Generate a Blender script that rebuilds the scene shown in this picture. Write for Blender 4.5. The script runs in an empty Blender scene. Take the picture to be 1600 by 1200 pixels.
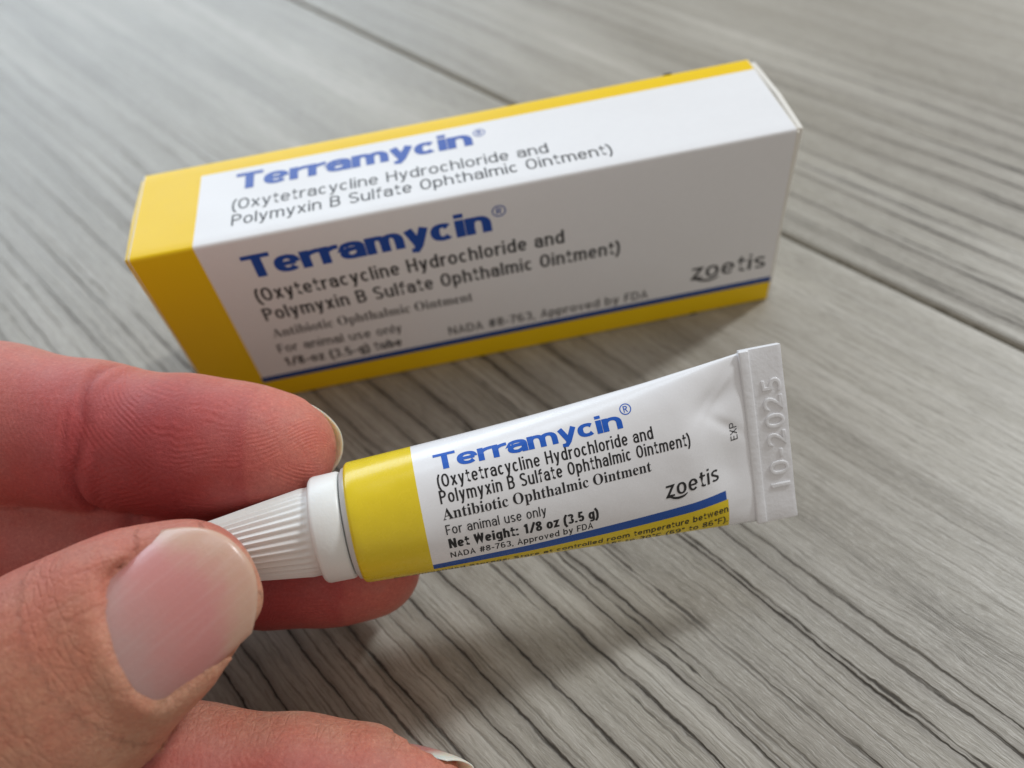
import bpy, bmesh, math, random
import numpy as np
from mathutils import Matrix, Vector

random.seed(7)
rng = np.random.default_rng(7)
MM = 0.001                                   # the scene is authored in millimetres, built in metres
scene = bpy.context.scene
C = scene.collection

# ----------------------------------------------------------------------------- camera
cam_d = bpy.data.cameras.new("camera")
cam = bpy.data.objects.new("camera", cam_d)
C.objects.link(cam)
cam_d.sensor_width = 36.0
cam_d.lens = 36.0 * 1282.1 / 1600.0
cam_d.clip_start = 0.002
cam_d.clip_end = 20.0
cam_d.dof.use_dof = True
cam_d.dof.focus_distance = 0.0862
cam_d.dof.aperture_fstop = 17.5
cam.matrix_world = Matrix((
    (0.979751, 0.198512, -0.026096, 0.042568),
    (-0.168599, 0.747680, -0.642300, -0.087965),
    (-0.107993, 0.633693, 0.766009, 0.096904),
    (0, 0, 0, 1)))
scene.camera = cam

# ----------------------------------------------------------------------------- light: a room lit by windows
world = bpy.data.worlds.new("World")
scene.world = world
world.use_nodes = True
bgn = world.node_tree.nodes["Background"]
bgn.inputs[0].default_value = (1.0, 0.93, 0.87, 1)
bgn.inputs[1].default_value = 0.385

def lamp(name, az, el, dist, sx, sy, watts, colour):
    d = bpy.data.lights.new(name, 'AREA')
    d.shape = 'RECTANGLE'; d.size = sx; d.size_y = sy
    d.energy = watts; d.color = colour
    o = bpy.data.objects.new(name, d); C.objects.link(o)
    a, e = math.radians(az), math.radians(el)
    v = Vector((math.cos(a) * math.cos(e), math.sin(a) * math.cos(e), math.sin(e)))
    tgt = Vector((0.045, -0.02, 0.0))
    o.location = tgt + v * dist
    o.rotation_euler = v.to_track_quat('Z', 'Y').to_euler()
    return o
lamp("window_light_key", 26, 38, 1.8, 0.16, 0.22, 17.0, (0.93, 0.97, 1.0))
lamp("window_light_cool", 112, 27, 1.9, 1.7, 0.85, 19.0, (0.70, 0.85, 1.0))

lamp("window_light_high", 62, 62, 2.0, 0.75, 0.5, 4.0, (0.74, 0.87, 1.0))

scene.view_settings.view_transform = 'Standard'
scene.view_settings.look = 'None'
scene.view_settings.exposure = 0.10
scene.view_settings.gamma = 1.0
scene.view_settings.use_curve_mapping = False
scene.render.engine = 'CYCLES'
scene.cycles.use_denoising = True
scene.cycles.max_bounces = 8

# ----------------------------------------------------------------------------- node helpers
class NT:
    def __init__(s, name):
        s.m = bpy.data.materials.new(name); s.m.use_nodes = True
        s.t = s.m.node_tree; s.t.nodes.clear()
        s.out = s.n('ShaderNodeOutputMaterial')
        s.b = s.n('ShaderNodeBsdfPrincipled')
        s.t.links.new(s.b.outputs[0], s.out.inputs[0])
    def n(s, k, **kw):
        x = s.t.nodes.new(k)
        for a, v in kw.items(): setattr(x, a, v)
        return x
    def set(s, sock, v):
        if isinstance(v, bpy.types.NodeSocket): s.t.links.new(v, sock)
        elif v is not None:
            if hasattr(sock.default_value, '__len__') and not hasattr(v, '__len__'): v = (v,) * len(sock.default_value)
            elif hasattr(sock.default_value, '__len__') and len(sock.default_value) == 4 and len(v) == 3: v = (*v, 1)
            sock.default_value = v
    def math(s, op, a, b=None, c=None, clamp=False):
        x = s.n('ShaderNodeMath', operation=op, use_clamp=clamp)
        s.set(x.inputs[0], a); s.set(x.inputs[1], b); s.set(x.inputs[2], c)
        return x.outputs[0]
    def add(s, a, b): return s.math('ADD', a, b)
    def sub(s, a, b): return s.math('SUBTRACT', a, b)
    def mul(s, a, b): return s.math('MULTIPLY', a, b)
    def gt(s, a, b): return s.math('GREATER_THAN', a, b)
    def lt(s, a, b): return s.math('LESS_THAN', a, b)
    def ramp(s, v, lo, hi, a=0.0, b=1.0, smooth=True):
        x = s.n('ShaderNodeMapRange', interpolation_type='SMOOTHSTEP' if smooth else 'LINEAR')
        for i, q in enumerate((v, lo, hi, a, b)): s.set(x.inputs[i], q)
        return x.outputs[0]
    def mix(s, f, a, b, mode='MIX'):
        x = s.n('ShaderNodeMix', data_type='RGBA', blend_type=mode)
        s.set(x.inputs[0], f); s.set(x.inputs[6], a); s.set(x.inputs[7], b)
        return x.outputs[2]
    def vec(s, x, y, z=0.0):
        k = s.n('ShaderNodeCombineXYZ')
        for i, q in enumerate((x, y, z)): s.set(k.inputs[i], q)
        return k.outputs[0]
    def sep(s, v):
        k = s.n('ShaderNodeSeparateXYZ'); s.set(k.inputs[0], v); return k.outputs[0], k.outputs[1], k.outputs[2]
    def noise(s, v, scale=1.0, detail=2.0, rough=0.5, dim='3D'):
        k = s.n('ShaderNodeTexNoise', noise_dimensions=dim)
        s.set(k.inputs['Vector'], v); s.set(k.inputs['Scale'], scale); s.set(k.inputs['Detail'], detail); s.set(k.inputs['Roughness'], rough)
        return k.outputs[0]
    def vor1(s, w, scale, rand=1.0):
        k = s.n('ShaderNodeTexVoronoi', voronoi_dimensions='1D', feature='DISTANCE_TO_EDGE')
        s.set(k.inputs['W'], w); s.set(k.inputs['Scale'], scale); s.set(k.inputs['Randomness'], rand)
        return k.outputs['Distance']
    def attr(s, name):
        return s.n('ShaderNodeAttribute', attribute_name=name)
    def obj_mm(s):
        tc = s.n('ShaderNodeTexCoord')
        k = s.n('ShaderNodeVectorMath', operation='SCALE'); s.set(k.inputs[0], tc.outputs['Object']); s.set(k.inputs['Scale'], 1000.0)
        return k.outputs[0]
    def bump(s, h, dist_mm, strength=1.0):
        k = s.n('ShaderNodeBump'); s.set(k.inputs['Height'], h)
        s.set(k.inputs['Distance'], dist_mm * MM); s.set(k.inputs['Strength'], strength)
        s.t.links.new(k.outputs[0], s.b.inputs['Normal'])
    def p(s, **kw):
        for a, v in kw.items(): s.set(s.b.inputs[a.replace('_', ' ')], v)

# ----------------------------------------------------------------------------- mesh helpers
def mesh(name, verts, faces, mat=None, parent=None, smooth=False, matrix=None):
    me = bpy.data.meshes.new(name)
    v = np.asarray(verts, dtype=np.float64) * MM
    me.from_pydata(v.tolist(), [], [list(map(int, f)) for f in faces])
    me.update()
    if smooth: me.polygons.foreach_set('use_smooth', [True] * len(me.polygons))
    o = bpy.data.objects.new(name, me); C.objects.link(o)
    if mat: me.materials.append(mat)
    if parent: o.parent = parent
    if matrix is not None: o.matrix_local = matrix
    return o

def from_bm(name, bm, mat=None, parent=None, smooth=False):
    for v in bm.verts: v.co *= MM
    me = bpy.data.meshes.new(name); bm.to_mesh(me); bm.free()
    if smooth: me.polygons.foreach_set('use_smooth', [True] * len(me.polygons))
    if mat: me.materials.append(mat)
    o = bpy.data.objects.new(name, me); C.objects.link(o)
    if parent: o.parent = parent
    return o

def box_bm(x0, x1, y0, y1, z0, z1, bev=0.0, seg=2):
    bm = bmesh.new()
    bmesh.ops.create_cube(bm, size=1.0)
    for v in bm.verts:
        v.co = Vector((x0 + (v.co.x + .5) * (x1 - x0), y0 + (v.co.y + .5) * (y1 - y0), z0 + (v.co.z + .5) * (z1 - z0)))
    if bev: bmesh.ops.bevel(bm, geom=list(bm.edges), offset=bev, segments=seg, profile=0.6, affect='EDGES')
    return bm

def tag(o, label=None, cat=None, group=None, kind=None):
    if label: o['label'] = label
    if cat: o['category'] = cat
    if group: o['group'] = group
    if kind: o['kind'] = kind
    return o

def empty(name, matrix=None):
    o = bpy.data.objects.new(name, None); o.empty_display_size = 0.01; C.objects.link(o)
    if matrix is not None: o.matrix_world = matrix
    return o

# lettering: flat glyph triangles in millimetres (x along the line, y up, baseline at 0)
SERIF = {}
for i in range(26):
    SERIF[chr(65 + i)] = chr(0x1D400 + i); SERIF[chr(97 + i)] = chr(0x1D41A + i)
BOLD = {}
for i in range(26):
    BOLD[chr(65 + i)] = chr(0x1D5D4 + i); BOLD[chr(97 + i)] = chr(0x1D5EE + i)
for i in range(10): BOLD[chr(48 + i)] = chr(0x1D7EC + i)

def glyphs(body, width=None, height=None, face='plain', weight=0.0, spacing=1.0, split=None, res=3):
    """width: length of the printed line; height: height of its capitals; split: longest edge in mm"""
    if face == 'serif': body = ''.join(SERIF.get(c, c) for c in body)
    if face == 'bold': body = ''.join(BOLD.get(c, c) for c in body)
    cu = bpy.data.curves.new('tmp', 'FONT')
    def run(txt, w):
        cu.body = txt; cu.size = 1.0; cu.offset = w; cu.resolution_u = res; cu.space_character = spacing
        o = bpy.data.objects.new('tmp', cu); C.objects.link(o)
        bpy.context.view_layer.update()
        me = bpy.data.meshes.new_from_object(o.evaluated_get(bpy.context.evaluated_depsgraph_get()))
        bpy.data.objects.remove(o)
        return me
    ref = {'serif': SERIF['H'], 'bold': BOLD['H']}.get(face, 'H')
    m0 = run(ref, 0.0); cap = max(v.co.y for v in m0.vertices); bpy.data.meshes.remove(m0)
    me = run(body, weight)
    bm = bmesh.new(); bm.from_mesh(me); bpy.data.meshes.remove(me)
    bpy.data.curves.remove(cu)
    bmesh.ops.triangulate(bm, faces=list(bm.faces))
    xs = [v.co.x for v in bm.verts]; x0, x1 = min(xs), max(xs)
    sy = height / cap; sx = (width / (x1 - x0)) if width else sy
    for v in bm.verts: v.co = Vector(((v.co.x - x0) * sx, v.co.y * sy, 0))
    if split:
        for _ in range(4):
            long = [e for e in bm.edges if e.calc_length() > split]
            if not long: break
            bmesh.ops.subdivide_edges(bm, edges=long, cuts=1)
            bmesh.ops.triangulate(bm, faces=[f for f in bm.faces if len(f.verts) > 3])
    bm.verts.index_update()
    V = np.array([(v.co.x, v.co.y, 0.0) for v in bm.verts]); F = [[v.index for v in f.verts] for f in bm.faces]
    bm.free()
    return V, F

# ---- a plain grotesque drawn with a pen of its own: every letter is a few strokes (baseline 0, capitals 1.0 high)
def se(cx, cy, rx, ry, a0, a1, k=14, n=2.2):
    out = []
    for i in range(k + 1):
        a = math.radians(a0 + (a1 - a0) * i / k); c, s_ = math.cos(a), math.sin(a)
        out.append((cx + rx * math.copysign(abs(c) ** (2 / n), c), cy + ry * math.copysign(abs(s_) ** (2 / n), s_)))
    return out
def letter(ch, px, py, wd):
    """strokes of one letter for a pen px wide and py high; wd stretches the letter -> (advance, strokes)"""
    X = .74; u = wd
    lo = {'a': .52, 'b': .54, 'c': .49, 'd': .54, 'e': .53, 'f': .33, 'g': .54, 'h': .53, 'i': 0, 'l': 0, 'm': .84, 'n': .53, 'o': .55, 'p': .54, 'r': .34, 's': .48,
          't': .34, 'u': .53, 'v': .52, 'w': .78, 'x': .52, 'y': .52, 'z': .46, 'A': .64, 'B': .60, 'C': .60, 'D': .62, 'E': .50, 'F': .49, 'H': .62, 'N': .64, 'O': .64,
          'P': .58, 'R': .60, 'S': .58, 'T': .58, 'W': .90, 'X': .60, '(': .24, ')': .24, '/': .36, '-': .30, '.': 0, ',': 0, ':': 0, '#': .60, '°': .30}.get(ch, .54)
    if ch == ' ': return .27 * u, []
    w = lo * u + (px if lo == 0 else max(0, px - .12) * .9)
    l, r = px / 2, w - px / 2; b = py / 2; x = X - py / 2; c = 1 - py / 2; mx = w / 2; hw = mx - px / 2; ry = X / 2 - b
    bowl = lambda a0=0, a1=360: se(mx, X / 2, hw, ry, a0, a1, 28)
    def arch(l, r, top, foot, rr=None):
        m = (l + r) / 2; h = rr or min(.30, (r - l) * .62)
        return [(l, top - h * 1.15)] + se(m, top - h, (r - l) / 2, h, 175, 0, 12) + [(r, foot)]
    S = {
        'a': lambda: [[(l + .03, X * .70)] + se(mx, x - .19, hw, .19, 165, 0, 12) + [(r, 0)], [(r, X * .58)] + [(mx, X * .58)] + se(mx, b + (X * .58 - b) / 2, hw, (X * .58 - b) / 2, 92, 268, 12) + [(mx + .04, b), (r, b + .13)]],
        'b': lambda: [[(l, 0), (l, 1)], bowl()], 'd': lambda: [[(r, 0), (r, 1)], bowl()],
        'p': lambda: [[(l, -.27), (l, X)], bowl()], 'o': lambda: [bowl()],
        'c': lambda: [bowl(42, 318)], 'e': lambda: [[(l, X * .50), (r, X * .50)], bowl(0, 322)],
        'g': lambda: [bowl(), [(r, X), (r, -.06)] + se(mx, -.06, hw, .21 - py / 2, 0, -150, 12)],
        'f': lambda: [[(w * .40, 0), (w * .40, 1 - .2)] + se(w * .40 + .16 * u, 1 - .16 - b, .16 * u, .16, 180, 90, 8) + [(w, c)], [(0, x), (w, x)]],
        't': lambda: [[(w * .40, .94), (w * .40, .18)] + se(w * .40 + .15 * u, .15 + b, .15 * u, .15, 180, 270, 8) + [(w, b)], [(0, x), (w, x)]],
        'h': lambda: [[(l, 0), (l, 1)], arch(l, r, x, 0)], 'n': lambda: [[(l, 0), (l, X)], arch(l, r, x, 0)],
        'm': lambda: [[(l, 0), (l, X)], arch(l, mx, x, 0), arch(mx, r, x, 0)],
        'u': lambda: [[(r, 0), (r, X)], [(w - q, X - y) for q, y in arch(l, r, x, 0)]],
        'r': lambda: [[(l, 0), (l, X)], [(l, X * .5)] + se(w + .02, x - .26, w + .02 - l, .26, 178, 90, 8)],
        'i': lambda: [[(l, 0), (l, X)], [(l, 1), (l, 1 - max(py, .12))]], 'l': lambda: [[(l, 0), (l, 1)]],
        's': lambda: [se(mx, X * .75 - .01, hw, X * .25 - b + .01, 25, 225, 12) + se(mx, X * .25 + .005, hw, X * .25 - b, 60, -155, 12)],
        'v': lambda: [[(l, X), (mx, b * .6), (r, X)]], 'w': lambda: [[(l, X), (w * .27, b * .6), (mx, X * .95), (w * .73, b * .6), (r, X)]],
        'x': lambda: [[(l, 0), (r, X)], [(l, X), (r, 0)]], 'y': lambda: [[(l, X), (mx, .03)], [(r, X), (mx, .0), (mx - .08 * u, -.19), (l, -.27 + b)]],
        'z': lambda: [[(0, x), (r, x), (l, b), (w, b)]],
        'A': lambda: [[(l, 0), (mx, 1 - b * .5), (r, 0)], [(w * .2, .32), (w * .8, .32)]],
        'B': lambda: [[(l, 0), (l, 1)], [(l, c), (mx, c)] + se(mx, .765 - b / 2, hw * .92, .235 - b / 2, 90, -90, 10) + [(l, .53)], [(l, .53), (mx, .53)] + se(mx, .265 + b / 2, hw, .265 - b / 2, 90, -90, 10) + [(l, b)]],
        'C': lambda: [se(mx, .5, hw, .5 - b, 42, 318, 24)], 'O': lambda: [se(mx, .5, hw, .5 - b, 0, 360, 28)],
        'D': lambda: [[(l, 0), (l, 1)], [(l, c), (mx * .9, c)] + se(mx * .9, .5, r - mx * .9, .5 - b, 90, -90, 14) + [(l, b)]],
        'E': lambda: [[(l, 0), (l, 1)], [(l, c), (w, c)], [(l, .52), (w * .93, .52)], [(l, b), (w, b)]],
        'F': lambda: [[(l, 0), (l, 1)], [(l, c), (w, c)], [(l, .50), (w * .9, .50)]],
        'H': lambda: [[(l, 0), (l, 1)], [(r, 0), (r, 1)], [(l, .52), (r, .52)]],
        'N': lambda: [[(l, 0), (l, 1)], [(l, 1), (r, 0)], [(r, 0), (r, 1)]],
        'P': lambda: [[(l, 0), (l, 1)], [(l, c), (mx, c)] + se(mx, .72, hw, .28 - b, 90, -90, 12) + [(l, .44 + b)]],
        'R': lambda: [[(l, 0), (l, 1)], [(l, c), (mx, c)] + se(mx, .73, hw, .27 - b, 90, -90, 12) + [(l, .46 + b)], [(mx, .47), (r, 0)]],
        'S': lambda: [se(mx, .75 - .01, hw, .25 - b + .01, 25, 230, 12) + se(mx, .25 + .01, hw, .25 - b + .01, 60, -155, 12)],
        'T': lambda: [[(mx, 0), (mx, 1)], [(0, c), (w, c)]], 'W': lambda: [[(l, 1), (w * .27, b * .6), (mx, .96), (w * .73, b * .6), (r, 1)]],
        'X': lambda: [[(l, 0), (r, 1)], [(l, 1), (r, 0)]],
        '0': lambda: [se(mx, .5, hw, .5 - b, 0, 360, 28)], '1': lambda: [[(mx + .06, 0), (mx + .06, 1)], [(mx + .06, .93), (l + .03, .76)]],
        '2': lambda: [se(mx, .72, hw, .28 - b, 170, -20, 12) + [(mx, .36), (l, b), (w, b)]],
        '3': lambda: [se(mx - .01, .755, hw, .245 - b, 160, -80, 12), se(mx, .27, hw, .27 - b, 85, -160, 12)],
        '5': lambda: [[(r, c), (l + .05, c), (l + .02, .50)] + se(mx, .31, hw, .31 - b, 130, -155, 14)],
        '6': lambda: [se(mx, .31, hw, .31 - b, 0, 360, 22), [(l, .32)] + se(mx, .62, hw, .38 - b, 175, 45, 10)],
        '7': lambda: [[(0, c), (r, c), (mx - .04, .3), (mx - .07, 0)]],
        '8': lambda: [se(mx, .76, hw * .92, .24 - b, 0, 360, 20), se(mx, .27, hw, .27 - b, 0, 360, 22)],
        '9': lambda: [se(mx, .69, hw, .31 - b, 0, 360, 22), [(r, .68)] + se(mx, .38, hw, .38 - b, -5, -135, 10)],
        '(': lambda: [[(w, 1.02), (l + .03, .72), (l, .38), (l + .03, .04), (w, -.26)]], ')': lambda: [[(0, 1.02), (r - .03, .72), (r, .38), (r - .03, .04), (0, -.26)]],
        '/': lambda: [[(0, -.02), (w, 1.02)]], '-': lambda: [[(0, .37), (w, .37)]], '.': lambda: [[(l, 0), (l, max(py, .13))]],
        ',': lambda: [[(l, max(py, .13)), (l - .02, -.14)]], ':': lambda: [[(l, 0), (l, max(py, .13))], [(l, .72), (l, .72 - max(py, .13))]],
        '#': lambda: [[(w * .24, 0), (w * .38, 1)], [(w * .62, 0), (w * .76, 1)], [(0, .34), (w * .95, .34)], [(w * .05, .66), (w, .66)]],
        '°': lambda: [se(mx, .84, hw, .16 - b, 0, 360, 16)],
    }
    return w, S[ch]()
def pen(pts, px, py):
    """outline of a flat-ended stroke made with an oblong nib"""
    P = [pts[0]]
    for q in pts[1:]:
        if math.hypot(q[0] - P[-1][0], q[1] - P[-1][1]) > 1e-4: P.append(q)
    P = np.array(P); d = np.diff(P, axis=0); d /= np.linalg.norm(d, axis=1)[:, None]
    closed = np.hypot(*(P[0] - P[-1])) < 1e-3
    nrm = np.stack([-d[:, 1], d[:, 0]], 1)
    half = lambda n: np.sqrt((n[0] * px / 2) ** 2 + (n[1] * py / 2) ** 2)
    L, R = [], []
    for i in range(len(P)):
        a = nrm[i - 1] if i > 0 else (nrm[-1] if closed else nrm[0]); b_ = nrm[i] if i < len(nrm) else (nrm[0] if closed else nrm[-1])
        m = a + b_; m /= max(np.linalg.norm(m), 1e-6); k = half(m) / max(m @ a, .45)
        L.append(P[i] + m * k); R.append(P[i] - m * k)
    n = len(P); V = np.array(L + R)
    return V, [[i, n + i, n + i + 1, i + 1] for i in range(n - 1)]
def draw(body, width, height, px=.12, py=None, track=.125, slant=0.0, split=None):
    """print a line: px, py = pen; the letters are made narrower or wider until the line has its length"""
    py = py or px * .92
    def total(wd):
        x = 0
        for ch in body: x += letter(ch, px, py, wd)[0] + track * (.5 + .5 * wd)
        return (x - track) * height
    a, b_ = .2, 4.0
    for _ in range(40):
        m = (a + b_) / 2
        if total(m) < width: a = m
        else: b_ = m
    wd = a; V, F, x, k, q = [], [], 0.0, 0, 0
    for ch in body:
        adv, st = letter(ch, px, py, wd)
        for s_ in st:
            dense = [s_[0]]
            for p0, p1 in zip(s_[:-1], s_[1:]):
                m = max(1, int(math.hypot(p1[0] - p0[0], p1[1] - p0[1]) * height / (split or 9)))
                for j in range(1, m + 1): dense.append((p0[0] + (p1[0] - p0[0]) * j / m, p0[1] + (p1[1] - p0[1]) * j / m))
            v, f = pen(dense, px, py); q += 1
            V.append(np.stack([(v[:, 0] + x + v[:, 1] * slant) * height, v[:, 1] * height, np.full(len(v), (q % 3) * .003)], 1))
            F += [[i + k for i in g] for g in f]; k += len(v)
        x += adv + track * (.5 + .5 * wd)
    return np.concatenate(V), F
def registered(height):
    V, F = draw('R', height * .36, height * .56, .15)
    V[:, :2] += (height * .32, height * .22)
    v, f = pen([(height * .5 + height * .46 * math.cos(i / 14 * math.pi), height * .5 + height * .46 * math.sin(i / 14 * math.pi)) for i in range(29)], height * .085, height * .085)
    k = len(V); v = np.concatenate([v, np.zeros((len(v), 1))], 1)
    return np.concatenate([V, v]), F + [[i + k for i in g] for g in f]

def ribbon(pts, widths):
    """a swelling pen stroke through 2-D points"""
    pts = np.array(pts, float); widths = np.array(widths, float)
    t = np.linspace(0, 1, len(pts)); tt = np.linspace(0, 1, 40)
    # smooth Catmull-like interpolation through the points
    def cub(y):
        out = []
        for q in tt:
            k = min(int(q * (len(t) - 1)), len(t) - 2); u = q * (len(t) - 1) - k
            p0, p1, p2, p3 = y[max(k - 1, 0)], y[k], y[k + 1], y[min(k + 2, len(y) - 1)]
            out.append(.5 * ((2 * p1) + (-p0 + p2) * u + (2 * p0 - 5 * p1 + 4 * p2 - p3) * u * u + (-p0 + 3 * p1 - 3 * p2 + p3) * u ** 3))
        return np.array(out)
    x, y, w = cub(pts[:, 0]), cub(pts[:, 1]), np.maximum(cub(widths), 0.02)
    dx, dy = np.gradient(x), np.gradient(y); L = np.hypot(dx, dy)
    nx, ny = -dy / L, dx / L
    V = np.concatenate([np.stack([x + nx * w / 2, y + ny * w / 2], 1), np.stack([x - nx * w / 2, y - ny * w / 2], 1)])
    n = len(x)
    F = [[i, n + i, n + i + 1, i + 1] for i in range(n - 1)]
    return np.concatenate([V, np.full((len(V), 1), .004)], 1), F

def logo(width, height, split=None):
    """the lower-case word mark with the swash under its second letter"""
    parts = [draw('zoetis', width, height, .160, .115, track=.13, split=split)]
    w = width; h = height * .75
    parts.append(ribbon([(-0.01 * w, 0.02 * h), (0.07 * w, -0.02 * h), (0.13 * w, -0.17 * h), (0.22 * w, -0.26 * h), (0.31 * w, -0.20 * h), (0.375 * w, -0.02 * h)],
                        np.array([0.10, 0.13, 0.16, 0.17, 0.14, 0.06]) * h * 1.25))
    V, F, k = [], [], 0
    for v, f in parts:
        V.append(v); F += [[i + k for i in q] for q in f]; k += len(v)
    return np.concatenate(V), F

# ----------------------------------------------------------------------------- materials
def wood_material():
    s = NT('weathered_grey_wood')
    X, Y, Z = s.sep(s.obj_mm())
    oi = s.n('ShaderNodeObjectInfo')
    cr, cg, cb = s.sep(oi.outputs['Color'])
    Xl = s.add(X, 0.0)
    X = s.add(X, s.mul(cr, 900.0))               # each plank is cut from another stretch of the pattern
    Yo = s.add(Y, s.mul(cr, 700.0))
    wig = s.sub(s.noise(s.vec(s.mul(X, 1 / 85), s.mul(Yo, 1 / 40)), 1, 2, .5), .5)
    wig2 = s.sub(s.noise(s.vec(s.mul(X, 1 / 5), s.mul(Yo, 1 / 4)), 1, 4, .62), .5)
    # a small knot: the grain swings round it
    kx, ky = s.mul(s.sub(Xl, 127.0), 1 / 7.5), s.mul(s.sub(Y, 45.0), 1 / 2.6)
    kr = s.math('SQRT', s.add(s.mul(kx, kx), s.mul(ky, ky)))
    knot = s.sub(1.0, s.ramp(kr, 0.0, 1.9))
    Yw = s.add(s.add(s.add(Yo, s.mul(wig, 4.0)), s.mul(wig2, 0.95)), s.mul(s.mul(knot, ky), 1.6))
    broad = s.noise(s.vec(s.mul(X, 1 / 170), s.mul(Yw, 1 / 17)), 1, 3, .55)
    mid = s.noise(s.vec(s.mul(X, 1 / 120), s.mul(Yw, 1 / 3.2)), 1, 3, .6)
    fine = s.noise(s.vec(s.mul(X, 1 / 26), s.mul(Yw, 1 / .55)), 1, 3, .6)
    grit = s.noise(s.vec(s.mul(X, 1 / 1.5), s.mul(Yw, 1 / .17)), 1, 3, .7)
    dash = s.noise(s.vec(s.mul(X, 1 / 5.0), s.mul(Yw, 1 / .30)), 1, 3, .7)
    # broad weather-worn furrows: irregular, fading in and out, knobbly
    zone = s.add(cg, s.mul(s.sub(broad, .5), .5))
    furrowed = s.ramp(s.sub(s.mul(zone, 100.0), Y), 18.0, 44.0)     # how far across this plank the rough heartwood reaches
    edge = s.vor1(Yw, 1 / 4.7)
    knob = s.noise(s.vec(s.mul(X, 1 / 7), s.mul(Yw, 1 / 2.5)), 1, 3, .65)
    wdt = s.ramp(knob, .35, .75, .03, .10)
    fade = s.ramp(s.noise(s.vec(s.mul(X, 1 / 60), s.mul(Yw, 1 / 5.2)), 1, 2, .5), .26, .52)
    furrow = s.mul(s.mul(s.sub(1.0, s.ramp(edge, s.mul(wdt, .15), wdt)), fade), s.mul(s.ramp(dash, .30, .55, .45, 1.0), s.ramp(furrowed, 0, 1, .05, 1.0)))
    edge3 = s.vor1(s.add(Yw, 211.0), 1 / 8.3); fade3 = s.ramp(s.noise(s.vec(s.mul(X, 1 / 35), s.mul(Yw, 1 / 8)), 1, 2, .5), .40, .58)
    furrow = s.math('MAXIMUM', furrow, s.mul(s.mul(s.sub(1.0, s.ramp(edge3, s.mul(wdt, .1), s.mul(wdt, .55))), fade3), s.mul(s.ramp(knob, .3, .6, .3, 1.0), s.ramp(furrowed, 0, 1, .08, .95))))
    edge2 = s.vor1(s.add(Yw, 37.3), 1 / 1.7)
    fade2 = s.ramp(s.noise(s.vec(s.mul(X, 1 / 40), s.mul(Yw, 1 / 3)), 1, 2, .5), .38, .64)
    hair = s.mul(s.mul(s.sub(1.0, s.ramp(edge2, .01, .13)), fade2), s.ramp(furrowed, 0, 1, .35, .85))
    worn = s.ramp(Xl, -70.0, 25.0, .22, 1.0)
    furrow = s.mul(furrow, worn); hair = s.mul(hair, s.ramp(worn, 0, 1, .5, 1.0))
    halo = s.mul(s.mul(s.mul(s.sub(1.0, s.ramp(edge, 0.0, .34)), fade), worn), s.ramp(furrowed, 0, 1, .08, 1.0))
    col = s.mix(s.ramp(broad, .3, .7), (.315, .290, .245), (.485, .458, .402))
    col = s.mix(s.ramp(mid, .35, .72), s.mix(1.0, col, (.83, .82, .79), 'MULTIPLY'), col)
    col = s.mix(s.mul(s.ramp(fine, .38, .68), .42), col, s.mix(1.0, col, (.66, .645, .61), 'MULTIPLY'))
    col = s.mix(s.mul(s.ramp(grit, .50, .70), .42), col, (.60, .57, .51))
    col = s.mix(s.mul(s.ramp(dash, .50, .64), s.ramp(worn, .2, 1.0, .30, .62)), col, s.mix(1.0, col, (.50, .48, .44), 'MULTIPLY'))
    col = s.mix(s.mul(s.mul(knot, s.ramp(dash, .40, .60)), .75), col, (.10, .085, .06))
    col = s.mix(s.mul(halo, .50), col, (.14, .12, .095))
    col = s.mix(s.mul(hair, .72), col, (.10, .085, .065))
    col = s.mix(s.mul(furrow, .96), col, (.032, .026, .019))
    s.p(Base_Color=col, Roughness=s.add(.36, s.add(s.mul(furrow, .4), s.mul(fine, .14))), Specular_IOR_Level=.55)
    h = s.sub(s.sub(s.add(s.mul(mid, .22), s.mul(fine, .30)), s.mul(furrow, 1.0)), s.add(s.mul(hair, .35), s.sub(s.mul(halo, .22), s.sub(s.mul(grit, .35), s.mul(dash, .25)))))
    s.bump(h, .17, .8)
    return s.m

def plain(name, col, rough=.5, spec=.5, coat=0.0, bump=None, sss=0.0):
    s = NT(name)
    s.p(Base_Color=col, Roughness=rough, Specular_IOR_Level=spec, Coat_Weight=coat)
    if sss: s.p(Subsurface_Weight=sss, Subsurface_Radius=(1, .9, .8), Subsurface_Scale=.0006)
    if bump: s.bump(s.noise(s.obj_mm(), bump[0], 3, .6), bump[1], 1.0)
    return s.m

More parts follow.
